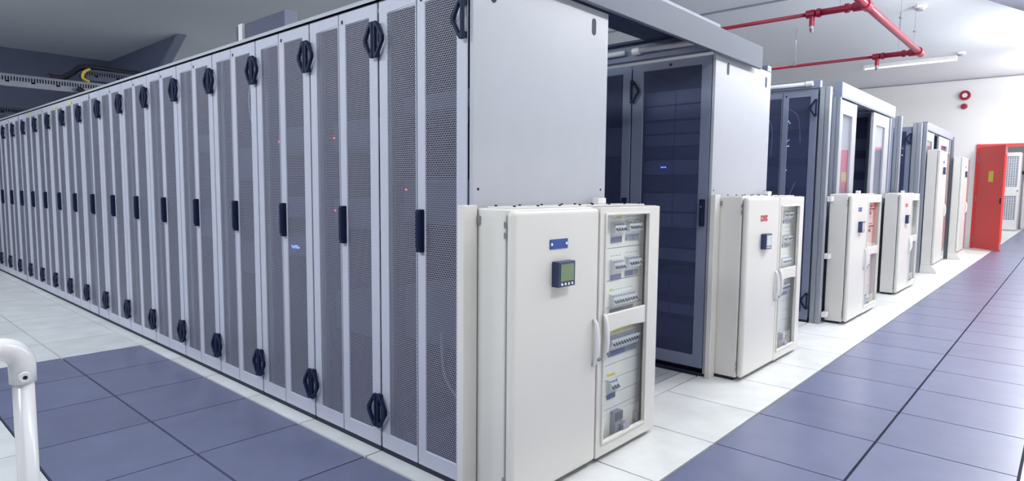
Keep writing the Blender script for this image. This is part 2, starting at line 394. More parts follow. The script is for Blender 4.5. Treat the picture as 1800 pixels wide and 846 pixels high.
# end panels
def slot(x, z, y, parent):
    w, h = .0165, .040
    P = [(x+w*math.cos(t), z+(h-w)+w*math.sin(t)) for t in [math.pi*i/8 for i in range(9)]] + [(x+w*math.cos(t), z-(h-w)+w*math.sin(t)) for t in [math.pi+math.pi*i/8 for i in range(9)]]
    MB().prism(P, 'y', y-.0015, y+.001).build('slot', 'navy', parent)
def end_panel(x0, x1, H, label, slots, z0=.02):
    o = MB().box(x0, x1, -.024, -.003, z0, H).build('end_panel', 'panel', None, .003, 2)
    for sx in slots: slot(sx, H-.085, -.024, o)
    for (a, b) in ((x0+.03, 1.26), (x1-.04, 1.26)):
        MB().cyl((a, -.025, b), (a, -.023, b), .006, 10).build('screw', 'navy', o)
    tag(o, label, 'end panel'); return o
end_panel(.004, .945, 2.13, 'large pale end panel of the front rack row, behind the nearest cabinet', (.117, .82))
end_panel(2.20, 3.18, 2.155, 'pale end panel of the second rack row, above the cabinet with the red plate', (2.39, 3.08))

# ------------------------------------------------------------------ second row (single doors, facing the enclosed aisle)
H2 = 2.15
proto2 = front_rack('single_door_rack', H2)
for k in range(4):
    o = proto2 if k == 0 else copy_tree(proto2)
    o.location = (2.2, -.002+.6*k, 0)
    tag(o, f'grey single-door rack in the dark enclosed aisle, {ORD[k]} from the aisle opening', 'server rack', 'racks of the enclosed aisle')
# strip and tube lamp above those doors
t = empty('tube_light', (2.16, 0, 2.17))
MB().box(.03, .10, .0, 2.38, 0.0, .14).build('mounting_rail', 'rack_cool', t)
for a, b in ((.03, .52), (.64, 1.2), (1.3, 1.9)):
    tb = MB().cyl((0, a, .055), (0, b, .055), .019, 12).build('tube', 'tube', t, smooth=True)
    MB().cyl((0, b-.005, .055), (0, b+.05, .055), .025, 12).build('end_cap', 'wplastic', tb)
tag(t, 'unlit tube lamps on a rail above the doors in the enclosed aisle', 'tube light')

# containment roof and lintel over the first aisle
rf = empty('containment_roof', (0, 0, 2.28))
MB().box(.7, 2.30, .0, .46, 0.0, .015).build('roof_panel', 'roof', rf)
MB().box(2.13, 2.30, .46, 2.4, 0, .015).build('roof_edge', 'roof', rf)
MB().box(.7, .95, .46, 2.4, 0, .015).build('roof_edge', 'roof', rf)
MB().box(.95, 2.13, 1.3, 2.4, 0, .015).build('roof_panel', 'roof', rf)
tag(rf, 'dark roof frame with an open hatch over the enclosed aisle', 'roof frame')
l = empty('sliding_door_lintel', (0, 0, 0))
MB().box(.22, 2.86, -.075, -.048, 2.13, 2.285).box(.22, 2.86, -.048, -.02, 2.27, 2.285).box(2.845, 2.86, -.048, -.03, 2.20, 2.27).build('cover', 'lintel', l, .002, 1)
MB().box(.40, 2.2, -.045, -.022, 2.286, 2.318).build('top_rail', 'rack_cool', l)
tag(l, 'grey steel lintel across the opening of the nearest enclosed aisle', 'lintel')
tag(MB().box(3.10, 3.18, -.024, .4, 2.157, 2.20).build('rack_top_bracket', 'rack_cool', None, .002, 1), 'short grey bracket on top of the second rack row end panel', 'bracket')

# ------------------------------------------------------------------ electrical cabinets
BRK = {}
def breaker(parent, x, z, y, w=.0175, h=.062):
    key = (w, h)
    if key not in BRK:
        b = MB().box(.0008, w-.0008, -.012, 0, 0, h).box(.0008, w-.0008, -.022, -.012, h*.22, h*.78)
        b.prism([(-.022, h*.46), (-.033, h*.36), (-.033, h*.44), (-.022, h*.60)], 'x', w*.28, w*.72, 1)
        b.box(w*.1, w*.9, -.0125, -.0118, h*.80, h*.96, 2)
        BRK[key] = b.build('breaker', ['brk', 'brk_t', 'brk_l2'], parent); o = BRK[key]
    else:
        o = BRK[key].copy(); COL.objects.link(o); o.parent = parent
    o.location = (x, y, z)
def arch(x0, x1, zl, zh, n=10, up=True):
    return [(x0+(x1-x0)*i/n, zl+(zh-zl)*math.sin(math.pi*i/n)) for i in range(n+1)]
def handle_bow(parent, x, z0, z1, y):
    n = 10; pts = []; rs = []
    for i in range(n+1):
        t = i/n; pts.append((x, y-.004-.020*math.sin(math.pi*t)**.5, z0+(z1-z0)*t)); rs.append(.007+.006*math.sin(math.pi*t)**.6)
    h = MB().tube(pts, rs, 12).build('handle', 'wplastic', parent, smooth=True)
    MB().cyl((x+.003, y-.036, z0+.035), (x+.003, y-.022, z0+.035), .0085, 12).cyl((x+.003, y-.037, z0+.035), (x+.003, y-.0355, z0+.035), .004, 8).build('lock', 'chrome', h)
def cabinet(name, x0, H, label, plate, lcd, rows, detail=True, gx=(.640, 1.0), win=((.69, 1.145), (.095, .60)), W=1.115, xs=.577, y1=-.03, yf=-.25, strip=True, meter_z=.918, handles=True):
    c = empty(name, (x0, 0, 0)); yb = yf+.045
    z0 = .022
    MB().box(0, xs, yb, y1, z0, H).build('body', 'cream', c, .006, 2)
    # open case of the glazed half
    e = .016
    MB().box(xs+.001, xs+e, yf+.022, y1, z0, H-.002).box(W-e-.002, W-.002, yf+.022, y1, z0, H-.002).box(xs+e, W-e-.002, y1-.012, y1, z0, H-.002).box(xs+e, W-e-.002, yf+.022, y1-.012, H-.002-e, H-.002).box(xs+e, W-e-.002, yf+.022, y1-.012, z0, z0+e).build('glazed_case', 'cream', c)
    MB().box(.01, xs-.01, yb+.02, y1-.01, 0, z0).box(xs+.01, W-.02, yb+.03, y1-.01, 0, z0).build('plinth', 'dark', c)
    d = MB().box(-.004, xs-.004, yf, yb-.004, z0+.004, H-.004).build('door', 'cream', c, .022, 4)
    for hz in (H-.06, H-.10, .08, .12): MB().cyl((-.006, yb-.003, hz-.012), (-.006, yb-.003, hz+.012), .004, 8).build('hinge', 'chrome', d)
    # glazed door: frame with two openings, arched bar between them
    g0, g1 = gx; (u0_, u1_), (l0_, l1_) = win
    gd = MB()
    Y = ('y', yf+.004, yf+.020)
    gd.ring([(xs+.003, z0+.004), (W, z0+.004), (W, H-.004), (xs+.003, H-.004)], [(g0, l0_), (g1, l0_), (g1, u1_), (g0, u1_)], *Y)
    top = arch(g0, g1, u0_, u0_); bot = arch(g0, g1, l1_, l1_+.010)
    gd.prism(bot+list(reversed(top)), *Y)
    gd = gd.build('glazed_door', 'cream', c, .005, 3)
    MB().quad([(g0, yf+.012, u0_), (g1, yf+.012, u0_), (g1, yf+.012, u1_), (g0, yf+.012, u1_)]).build('glass_pane', 'glass', gd, fixn=False)
    MB().quad([(g0, yf+.012, l0_), (g1, yf+.012, l0_), (g1, yf+.012, l1_+.010), (g0, yf+.012, l1_+.010)]).build('glass_pane', 'glass', gd, fixn=False)
    lip = .012
    for (za, zb) in ((l0_, u1_),):
        MB().ring([(g0-lip-.012, za-lip), (g1+lip, za-lip), (g1+lip, zb+lip), (g0-lip-.012, zb+lip)], [(g0-.012, za), (g1, za), (g1, zb), (g0-.012, zb)], 'y', yf-.004, yf+.005).build('window_rim', 'cream', gd, .003, 2)
    if handles:
        handle_bow(d, .535, .475, .69, yf); handle_bow(gd, xs+.040, .485, .70, yf+.004)
    # name plate and meter on the left door
    px, pz = .215, H-.165
    p = MB().box(px, px+.118, yf-.003, yf+.001, pz, pz+.040).build('name_plate', plate, d)
    for q in (px+.010, px+.108): MB().cyl((q, yf-.005, pz+.02), (q, yf-.002, pz+.02), .006, 10).build('rivet', 'wdot', p)
    mt = MB().box(.232, .345, yf-.035, yf+.001, meter_z-.052, meter_z+.052).build('meter', 'meter', d, .003, 2)
    MB().box(.245, .332, yf-.0375, yf-.034, meter_z-.028, meter_z+.042).build('screen', lcd, mt)
    for q in range(4): MB().cyl((.254+.0225*q, yf-.038, meter_z-.040), (.254+.0225*q, yf-.034, meter_z-.040), .0055, 10).build('button', 'wdot', mt)
    # mounting plates and breakers behind the glass
    yp = yf+.062
    edges = [z0+e, .20, .27, .345, .42, .475, .625, .70, .83, .985, H-.02]
    for a, b in zip(edges[:-1], edges[1:]):
        MB().box(xs+e+.002, W-.055, yp, yp+.01, a+.0015, b-.0015).build('cover_plate', 'cream_lit', c)
    for (bx, n, bz, lab, yl) in rows:
        wv = .0235
        MB().box(bx-.003, bx+n*wv+.003, yp-.004, yp+.002, bz-.014, bz+.066).build('breaker_recess', 'brk', c)
        for q in range(n): breaker(c, bx+q*wv, bz, yp-.004, wv)
        if lab: MB().box(bx, bx+n*wv*(.96 if n < 5 else .55), yp-.006, yp-.003, bz-.034, bz-.008).build('label_strip', lab, c)
        if lab and n >= 5: MB().box(bx+n*wv*.57, bx+n*wv*.98, yp-.006, yp-.003, bz-.034, bz-.008).build('label_strip', 'brk_l2', c)
        for q in range(n):
            if yl == 'all' or (yl == 'end' and q >= n-2) or (yl == 'first' and q == 0):
                MB().box(bx+q*wv+.003, bx+q*wv+wv-.003, yp-.002, yp+.0005, bz+.078, bz+.090).build('warning_label', 'yellow', c)
            elif detail:
                MB().box(bx+q*wv+.007, bx+q*wv+wv-.009, yp-.001, yp+.0005, bz+.080, bz+.084).build('print_mark', 'brk_l', c)
    # main switch
    ms = MB().box(.785, .848, yp-.03, yp, .045, .185).build('main_switch', 'brk_l2', c, .003, 1)
    MB().box(.786, .847, yp-.034, yp-.029, .14, .184).build('switch_head', 'brk_t', ms)
    MB().prism([(.82, .09), (.865, .085), (.882, .10), (.875, .125), (.85, .135), (.82, .12)], 'y', yp-.055, yp-.03).build('switch_lever', 'lgrey', ms, .004, 2)
    for sx, sz in ((.985, .10),): MB().box(.995, 1.02, yp-.03, yp, .085, .13).build('door_catch', 'chrome', c)
    # top plates with screws
    for a, b in ((.06, xs-.02), (xs+.02, W-.05)):
        tp = MB().box(a, b, yb+.02, y1-.02, H-.001, H+.006).build('top_plate', 'cream', c, .002, 1)
        if detail:
            for q in range(4):
                for yy_ in (yb+.035, y1-.04):
                    sx = a+.03+(b-a-.06)*q/3
                    MB().cyl((sx, yy_, H+.006), (sx, yy_, H+.012), .006, 8).build('screw', 'dark', tp)
    MB().box(W-.31, W-.24, y1-.05, y1-.015, H+.006, H+.035).build('cable_gland', 'wplastic', c, .003, 1)
    if strip:
        MB().box(-.083, -.006, -.062, -.0265, .0, H+.012).build('cable_duct', 'cream', c, .003, 1)
        MB().box(-.012, .0, -.075, -.063, H-.06, H-.03).build('duct_clip', 'chrome', c)
    tag(c, label, 'electrical cabinet', 'electrical cabinets along the right aisle')
    return c
rows1 = [(.755, 4, 1.045, 'brk_l', 'end'), (.885, 5, 1.05, 'brk_l2', None), (.755, 4, .865, 'brk_l', None), (.885, 5, .873, 'brk_l', None),
         (.755, 9, .70, 'brk_l', 'first'), (.75, 11, .495, 'brk_l', 'all'), (.75, 3, .285, 'brk_l', 'all')]
cabinet('electrical_cabinet', 0.0, 1.185, 'large cream electrical cabinet with blue plate and green meter, nearest the camera', 'blueplate', 'lcd', rows1)
rows2 = [(.80, 2, 1.05, 'brk_l', None), (.88, 5, 1.05, 'brk_l2', None), (.80, 2, .87, 'brk_l', None), (.88, 5, .87, 'brk_l', None), (.79, 8, .70, None, None), (.79, 8, .50, 'brk_l2', None)]
cabinet('electrical_cabinet', 2.265, 1.22, 'cream electrical cabinet with a red plate, second in line along the aisle', 'redplate', 'lcd2', rows2)
cabinet('electrical_cabinet', 4.69, 1.23, 'cream electrical cabinet whose window reflects red, third in line', 'blueplate', 'lcd2', rows2[:4], False, gx=(.63, 1.125), W=1.16, strip=False, yf=-.275, y1=-.075)
cabinet('electrical_cabinet', 6.98, 1.235, 'cream electrical cabinet, fourth in line, just before the two tall ones', 'redplate', 'lcd2', rows2[:3], False, gx=(.63, 1.095), W=1.13, strip=False, yf=-.262, y1=-.075)
def tall_cabinet(x0, label, plate, y1):
    c = empty('tall_cabinet', (x0, 0, 0)); c.rotation_euler = (0, 0, math.radians(1.2)); H = 1.90; W = 1.10; yf = -.24; yb = -.20; xs = .80
    MB().box(0, W, yb, y1, .13, H).build('body', 'cream', c, .006, 2)
    pl = MB(); a = [(-.0, yb-.0, .13), (W, yb, .13), (W, y1, .13), (0, y1, .13)]; b = [(-.02, yb-.085, .0), (W+.02, yb-.085, 0), (W+.02, y1, 0), (-.02, y1, 0)]
    b2 = [(p[0], p[1], .035) for p in b]
    pl.quad(b[::-1]).quad(a)
    for i in range(4):
        j = (i+1) % 4; pl.quad([b[i], b[j], b2[j], b2[i]]).quad([b2[i], b2[j], a[j], a[i]])
    pl.build('plinth', 'cream', c)
    d = MB().box(.0, xs, yf, yb-.003, .15, H-.006).build('door', 'cream', c, .012, 3)
    gd = MB().ring([(xs+.005, .15), (W, .15), (W, H-.006), (xs+.005, H-.006)], [(xs+.02, .19), (W-.02, .19), (W-.02, H-.03), (xs+.02, H-.03)], 'y', yf, yb-.003).build('glazed_door', 'cream', c, .004, 2)
    MB().quad([(xs+.006, yf-.003, .155), (W-.001, yf-.003, .155), (W-.001, yf-.003, H-.012), (xs+.006, yf-.003, H-.012)]).build('glass_pane', 'glass', gd, fixn=False)
    p = MB().box(.40, .50, yf-.003, yf, 1.70, 1.74).build('name_plate', plate, d)
    mt = MB().box(.40, .52, yf-.03, yf, 1.53, 1.64).build('meter', 'meter', d, .003, 1)
    MB().box(.415, .505, yf-.032, yf-.029, 1.555, 1.63).build('screen', 'lcd2', mt)
    handle_bow(d, xs-.05, .85, 1.06, yf)
    MB().box(.05, xs, yb+.02, y1-.02, H-.001, H+.006).build('top_plate', 'cream', c)
    tag(c, label, 'electrical cabinet', 'tall electrical cabinets by the red door')
tall_cabinet(9.70, 'tall cream electrical cabinet on a flared plinth, nearer of the two', 'blueplate', -.07)
tall_cabinet(12.33, 'tall cream electrical cabinet on a flared plinth, closest to the red door', 'redplate', -.09)

# ------------------------------------------------------------------ rows three to six with sliding containment doors
H3 = 2.21
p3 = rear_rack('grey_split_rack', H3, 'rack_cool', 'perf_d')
for k in range(3):
    o = p3 if k == 0 else copy_tree(p3)
    o.location = (4.55, .03+.6*k, 0)
    tag(o, f'grey split-door rack of the third row with a navy mesh, {ORD[k]} from the aisle', 'server rack', 'racks of the third row')
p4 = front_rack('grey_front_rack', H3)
for k in range(3):
    o = p4 if k == 0 else copy_tree(p4); o.location = (6.75, .03+.6*k, 0)
    tag(o, f'dark single-door rack behind the half-open sliding doors, {ORD[k]} from the opening', 'server rack', 'racks of the fourth row')
p5 = copy_tree(p3); p5.location = (9.10, .045, 0); tag(p5, 'grey split-door rack of the fifth row, partly hidden by the fourth row post', 'server rack')
p6 = copy_tree(p4); p6.location = (11.3, .03, 0); tag(p6, 'dark rack seen in the farthest sliding-door opening', 'server rack')
def rail_lamp(x, H, label, y0=.02):
    t = empty('rail_lamp', (x, 0, H+.015))
    MB().box(.02, .08, y0, 1.8, 0, .07).build('mounting_rail', 'rack_cool', t)
    tb = MB().cyl((0, y0+.10, .04), (0, 1.6, .04), .018, 12).build('tube', 'tube', t, smooth=True)
    MB().cyl((0, y0+.06, .04), (0, y0+.12, .04), .024, 12).build('end_cap', 'wplastic', tb)
    tag(t, label, 'tube light')
rail_lamp(4.53, H3-.01, 'tube lamp on a rail along the top of the third rack row')
def profile(x0, x1, y0, y1, z1, name, label, z0=0):
    """hollow aluminium post with two grooves on the faces turned to -x and -y"""
    b = MB(); ym = (y0+y1)/2
    b.box(x0, x1, y0, ym-.004, z0, z1).box(x0+.006, x1, ym-.004, ym+.004, z0, z1).box(x0, x1, ym+.004, y1, z0, z1)
    tag(b.build(name, 'post', None, .002, 1), label, 'post')
def sliding(xa, xb, ya, z0, z1, pan, wins, label_l, n):
    l = empty('sliding_door_lintel', (xa, ya, z0))
    MB().box(0, xb-xa, 0, .075, .012, z1-z0).box(0, xb-xa, 0, .012, 0, .012).build('cover', 'lintel2', l, .003, 1)
    MB().box(-.004, 0, .0, .075, -.02, z1-z0).build('end_cap', 'rack_cool', l, .001, 1)
    tag(l, label_l, 'lintel')
    for i, ((a, b), (c0, c1)) in enumerate(zip(pan, wins)):
        d = empty('sliding_door', (a, ya+.02, .02)); zt = z0-.008
        fr = MB().ring([(0, 0), (b-a, 0), (b-a, zt-.02), (0, zt-.02)], [(c0-a, .10), (c1-a, .10), (c1-a, zt-.16), (c0-a, zt-.16)], 'y', 0, .03).build('leaf', 'panel', d, .003, 1)
        MB().quad([(c0-a, .012, .10), (c1-a, .012, .10), (c1-a, .012, zt-.16), (c0-a, .012, zt-.16)]).build('glass_pane', 'glass', d, fixn=False)
        MB().box(.004, b-a-.004, .031, .034, .05, zt-.06).build('inner_sheet', 'rack_cool', d)
        MB().box(b-a-.055, b-a-.035, -.018, .0, .95, 1.15).build('handle', 'navy', d, .003, 1)
        tag(d, f'{("left","right")[i]} white sliding door with tall window under the {n} lintel', 'sliding door')
sliding(5.03, 7.45, -.045, 2.175, 2.325, ((5.06, 5.70), (6.44, 7.24)), ((5.18, 5.54), (6.58, 7.03)), 'pale lintel box above the sliding doors of the middle enclosed aisle', 'middle')
sliding(9.72, 12.35, -.05, 2.20, 2.325, ((9.75, 10.5), (11.0, 12.1)), ((9.9, 10.35), (11.25, 11.9)), 'pale lintel box above the farthest sliding doors', 'farthest')
profile(4.55, 4.62, -.07, .018, 2.22, 'corner_post', 'grey grooved corner post of the third rack row, right of the navy mesh doors')
profile(4.995, 5.028, -.045, .028, 2.175, 'door_post', 'grey grooved post under the left end of the middle lintel')
profile(7.26, 7.31, -.035, .012, 2.16, 'door_post', 'grey post under the right end of the middle lintel')
profile(7.72, 7.80, -.066, .01, 2.235, 'corner_post', 'grey grooved corner post right of the middle sliding doors')
profile(9.08, 9.16, -.075, .035, 2.26, 'corner_post', 'grey grooved corner post of the fifth rack row')
profile(9.62, 9.70, -.06, .04, 2.30, 'door_post', 'grey grooved post under the left end of the farthest lintel')
profile(12.12, 12.2, -.04, .012, 2.19, 'door_post', 'grey post under the right end of the farthest lintel')
profile(12.45, 12.55, -.06, .02, 2.27, 'corner_post', 'pale post at the right end of the farthest rack row')
# blank end walls of the rows behind the posts
tag(MB().box(5.035, 5.49, .014, .03, .02, 2.2).build('end_panel', 'rack_cool'), 'grey end panel of the third rack row behind its posts', 'end panel')
tag(MB().box(6.77, 7.70, .014, .03, .02, 2.2).build('end_panel', 'rack_cool'), 'grey end panel of the fourth rack row behind the right sliding door', 'end panel')
tag(MB().box(9.72, 10.05, .014, .035, .02, 2.2).build('end_panel', 'rack_cool'), 'grey end panel of the fifth rack row behind the tall cabinet', 'end panel')
tag(MB().box(11.32, 12.26, .014, .028, .02, 2.2).build('end_panel', 'rack_cool'), 'grey end panel of the sixth rack row near the far wall', 'end panel')
for x0_, x1_, lb in ((5.5, 6.74, 'grey roof sheet over the middle enclosed aisle'), (10.06, 11.29, 'grey roof sheet over the farthest enclosed aisle')):
    tag(MB().box(x0_, x1_, .04, 2.4, 2.20, 2.215).build('roof_sheet', 'rack_cool'), lb, 'roof sheet')
for k, z in enumerate((.06, .62, 1.16)):
    tag(MB().box(4.60, 4.68, -.115, -.072, z, z+.05).build('wall_bracket', 'wplastic', None, .003, 1),
        f'small white bracket on the third row post, {("lowest","middle","highest")[k]} of three', 'bracket')

# ------------------------------------------------------------------ servers seen through the meshes
def server(x, y0, y1, z0, z1, label, group, mat='server', leds=(), cols=2, name='rack_server', d=.55):
    o = empty(name, (x, y0, z0)); w = y1-y0; h = z1-z0
    MB().box(.008, d, 0, w, 0, h).build('case', 'server2', o)
    n = cols
    for i in range(n):
        MB().box(0, .009, w*i/n+.003, w*(i+1)/n-.003, .004, h-.004).build('bezel', mat, o, .001, 1)
    for (ly, lz, lm) in leds:
        ly = max(y0+.01, min(y1-.01, ly))
        MB().box(-.004, 0, ly-y0-.004, ly-y0+.004, lz-z0-.004, lz-z0+.004).build('indicator_light', lm, o)
    tag(o, label, 'server', group)
zz = [1.955, 1.85, 1.745, 1.65, 1.56, 1.475, 1.36, 1.24, 1.10, .99]
for k in range(len(zz)-1):
    mt = 'server' if k not in (4, 6) else 'server2'
    server(2.30, .07, .54, zz[k+1]+.004, zz[k]-.002, f'grey server unit behind the nearest single-door mesh, {ORD[k]} from the top', 'servers in the enclosed aisle', mt,
           [(.37, 1.42, 'led_b'), (.385, 1.42, 'led_b'), (.40, 1.42, 'led_b')] if k == 5 else [])
for k, (a, b, mt) in enumerate(((.86, .98, 'server2'), (.76, .85, 'server'), (.52, .66, 'server2'), (.38, .46, 'server'), (.20, .34, 'server2'))):
    server(2.30, .07, .54, a, b, f'dark server unit behind the lower half of the nearest single-door mesh, {ORD[k]} below the middle', 'servers in the enclosed aisle', mt)
server(2.30, .67, 1.14, 1.50, 1.72, 'pale server unit behind the second single-door mesh', 'servers in the enclosed aisle')
# row one
spec = [(0, [(1.10, 1.30), (.55, .80), (1.60, 1.68)], [(.52, 1.254, 'led_r')]),
        (1, [(1.45, 1.60), (1.05, 1.20), (.50, .70)], [(1.143, 1.519, 'led_r'), (1.148, 1.136, 'led_r')]),
        (2, [(1.45, 1.60), (1.08, 1.20), (.86, .98)], [(1.755, 1.523, 'led_r'), (1.739, 1.128, 'led_r')]+[(1.50+.011*i, .905+.02*random.random(), 'led_b') for i in range(8)]),
        (3, [(1.3, 1.5), (.7, .9)], []), (4, [(1.5, 1.62), (.9, 1.1)], [])]
for k, lv, leds in spec:
    for i, (a, b) in enumerate(sorted(lv, reverse=True)):
        ll = [q for q in leds if a <= q[1] <= b]
        server(.105, ROW1[k]+.05, ROW1[k]+.54, a, b, f'server unit faintly visible in the {ORD[k]} front-row rack, {ORD[i]} from the top', 'servers in the front row', 'server2', ll, 1, d=.6)
# row three, many lamps
for k, (a, b) in enumerate(((1.85, 2.0), (1.58, 1.78), (1.30, 1.50), (.9, 1.2))):
    leds = [(.31+.06*random.random(), a+(b-a)*random.random(), random.choice(['led_w', 'led_b', 'led_w'])) for _ in range(5)] + [(.125, a+(b-a)*(.3+.2*i), 'led_g') for i in range(2)]
    server(4.66, .08, .56, a, b, f'server unit with tiny lamps behind the third-row mesh, {ORD[k]} from the top', 'servers in the third row', 'server2', leds, 1, d=.4)
server(9.2, .10, .58, 1.7, 1.95, 'server unit with green lamps in the fifth-row rack', None, 'server2', [(.17, 1.80, 'led_g'), (.17, 1.9, 'led_w'), (.175, 1.80, 'led_g')], 1, d=.4)
for k, (a, b) in enumerate(((1.75, 1.9), (1.5, 1.66), (1.25, 1.4))):
    server(6.86, .10, .57, a, b, f'dark server unit in the half-open middle aisle rack, {ORD[k]} from the top', 'servers in the fourth row', 'server', [], 1, d=.4)
# loose cables in the first racks
def cable(pts, r, mat, label, name='network_cable'):
    P = [Vector(p) for p in pts]; out = []
    for i in range(len(P)-1):
        p0, p1, p2, p3_ = P[max(i-1, 0)], P[i], P[i+1], P[min(i+2, len(P)-1)]
        for s in range(6):
            t = s/6; out.append(0.5*((2*p1)+(-p0+p2)*t+(2*p0-5*p1+4*p2-p3_)*t*t+(-p0+3*p1-3*p2+p3_)*t**3))
    out.append(P[-1])
    tag(MB().tube(out, r, 8).build(name, mat, None, smooth=True), label, 'cable')
cable([(.08, 1.93, 2.0), (.06, 1.98, 1.8), (.07, 1.96, 1.62)], .004, 'cable2', 'thin pale cable arc high in the fourth front-row rack')
cable([(.09, .26, .62), (.07, .22, .45), (.07, .14, .36), (.08, .06, .33)], .006, 'cable', 'pale cable loop low behind the right mesh of the nearest rack')

for i, (ya, za, yb_, zb2) in enumerate(((.30, 2.05, .17, 1.72), (.20, 1.35, .34, 1.0), (.52, 2.0, .44, 1.6))):
    cable([(4.64, .03+ya, za), (4.62, .03+(ya+yb_)/2-.04, (za+zb2)/2+.08), (4.63, .03+yb_, zb2)], .004, 'cable2', f'thin pale cable arc behind the third-row mesh, {ORD[i]} of three')
# ------------------------------------------------------------------ things above the first row
t = empty('cable_trunking', (.37, 2.10, 2.122))
MB().box(0, .09, 0, .70, 0, .285).build('duct', 'dtray', t, .003, 1)
MB().box(0, .09, -.004, 0, .0, .288).build('end_cap', 'rack_cool', t)
MB().box(-.02, .0, .56, .62, 0, .285).build('bracket', 'white', t)
tag(t, 'grey metal trunking box standing on top of the front rack row', 'trunking')
tag(MB().cyl((.9, 2.0, 2.35), (.9, 2.0, CZ), .006, 8).build('hanger_rod', 'dtray'), 'thin hanger rod beside the trunking box above the racks', 'hanger rod')
def tray(x0, x1, y, z, h, w, mat, label):
    t = empty('cable_tray', (x0, y, z)); L = x1-x0
    for yy_ in (0, w):
        s = MB(); s.box(0, L, yy_, yy_+.004, 0, h*.22).box(0, L, yy_, yy_+.004, h*.82, h).box(0, L, yy_-.012, yy_+.012, h, h+.008)
        n = int(L/.028)
        for i in range(n): s.box(L*i/n, L*i/n+.012, yy_, yy_+.004, h*.22, h*.82)
        s.build('side_rail', mat, t)
    b = MB()
    for i in range(int(L/.25)): b.box(.1+i*.25, .14+i*.25, 0, w, 0, .02)
    b.build('rungs', mat, t)
    MB().box(.01, L-.01, .03, w-.03, .022, h*.8).build('dark_cable_liner', 'rubber', t)  # dark liner for tray bottom and cables, added so the slots look shaded
    MB().box(0, L, -.014, .014, -.05, -.002).build('support_rail', mat, t)
    tag(t, label, 'cable tray')
tray(-3.0, 1.6, 7.7, 2.462, .086, .35, 'galv', 'pale slotted cable tray crossing above the far end of the front row')
tray(.72, 3.4, 7.9, 2.66, .085, .3, 'dtray', 'dark slotted cable tray, higher and partly hidden by the racks')
tray(-3.0, .9, 9.6, 2.26, .07, .3, 'dtray', 'dark slotted cable tray low at the left edge of the picture')
cable([(.30, 7.86, 2.60), (.45, 7.9, 2.605), (.60, 7.98, 2.70), (.75, 8.04, 2.80), (1.2, 8.05, 2.797), (1.8, 8.05, 2.797)], .04, 'rubber', 'thick black cable bundle bending from the pale tray onto the dark tray', 'cable_bundle')
cable([(.74, 7.83, 2.585), (.70, 7.83, 2.60), (.67, 7.83, 2.63), (.69, 7.84, 2.70), (.76, 7.86, 2.75)], .018, 'ycable', 'yellow cable hooked over the end of the dark tray', 'yellow_cable')
cable([(.55, 7.62, 2.46), (.62, 7.6, 2.40), (.68, 7.6, 2.25)], .03, 'rubber', 'black cable dropping below the pale tray', 'power_cable')

# ------------------------------------------------------------------ ceiling: sprinkler pipes, lamp, detectors
PZ, PY = 3.2, -.05
sp = empty('sprinkler_pipe', (0, 0, PZ))
MB().cyl((3.2, PY, 0), (8.75, PY, 0), .042, 18).build('main_pipe', 'redpipe', sp, smooth=True)
MB().cyl((8.70, PY, 0), (8.80, PY, 0), .055, 18).build('end_cap', 'redpipe', sp)
for bx, ex in ((5.72, .48), (8.66, .46)):
    b = MB().cyl((bx, PY, 0), (bx, ex, 0), .036, 14).cyl((bx, ex, 0), (bx, 6.5, 0), .022, 14).build('branch_pipe', 'redpipe', sp, smooth=True)
    MB().cyl((bx-.07, PY, 0), (bx+.07, PY, 0), .056, 18).cyl((bx, PY+.03, 0), (bx, PY+.12, 0), .05, 16).cyl((bx, PY+.16, 0), (bx, PY+.20, 0), .05, 16).build('tee_fitting', 'redpipe', b)
    MB().cyl((bx, ex-.09, 0), (bx, ex-.05, 0), .048, 14).cyl((bx, ex-.03, 0), (bx, ex+.06, 0), .044, 14).build('reducer', 'redpipe', b)
    hd = MB().cyl((bx, ex-.0, .04), (bx, ex, -.13), .028, 14).build('drop_pipe', 'redpipe', b)
    MB().cyl((bx, ex, -.13), (bx, ex, -.16), .018, 10).cyl((bx, ex, -.16), (bx, ex, -.20), .026, 10, .014).build('sprinkler_head', 'chrome', b)
    MB().cyl((bx, PY+.25, 0), (bx, PY+.25, .58), .0035, 6).build('hanger', 'galv', b)
MB().cyl((8.66, 1.6, 0), (8.66, 1.6, .58), .0035, 6).cyl((8.66, 1.6, .0), (8.66, 1.6, .05), .028, 10).build('hanger', 'galv', sp)
for x in (7.4, 8.3): MB().cyl((x, PY, .04), (x, PY, .58), .0035, 6).cyl((x, PY, .2), (x, PY, .22), .02, 8).build('hanger', 'galv', sp)
tag(sp, 'red sprinkler pipework with two branches hanging below the white ceiling', 'sprinkler pipe')
lt = empty('ceiling_lamp', (12.6, 0, CZ))
MB().box(-.05, .05, 0.0, 1.55, -.06, 0).build('housing', 'white', lt, .005, 2)
MB().cyl((-.0, .03, -.075), (0, 1.52, -.075), .016, 12).build('tube', 'lampglow', lt, smooth=True)
for y in (0.0, 1.52): MB().box(-.03, .03, y, y+.03, -.10, -.055).build('lamp_holder', 'white', lt)
tag(lt, 'white fluorescent batten lamp on the ceiling before the far wall', 'ceiling lamp')
def detector(x, y, label):
    t = empty('smoke_detector', (x, y, CZ))
    MB().cyl((0, 0, -.03), (0, 0, 0), .075, 20, .085).build('base', 'white', t)
    MB().cyl((0, 0, -.055), (0, 0, -.03), .045, 20, .06).build('sensor_head', 'lgrey', t)
    tag(t, label, 'smoke detector')
detector(8.5, -.06, 'round smoke detector on the ceiling right of the red pipe')
detector(12.35, -.08, 'small detector on the ceiling at the right end of the batten lamp')
tag(MB().cyl((6.98, .4, CZ-.012), (6.98, 6, CZ-.012), .012, 8).build('ceiling_joint_line', 'lgrey'), 'thin grey joint line across the ceiling above the red branch pipe', 'conduit')  # joint edge in the ceiling, drawn as a thin round bar
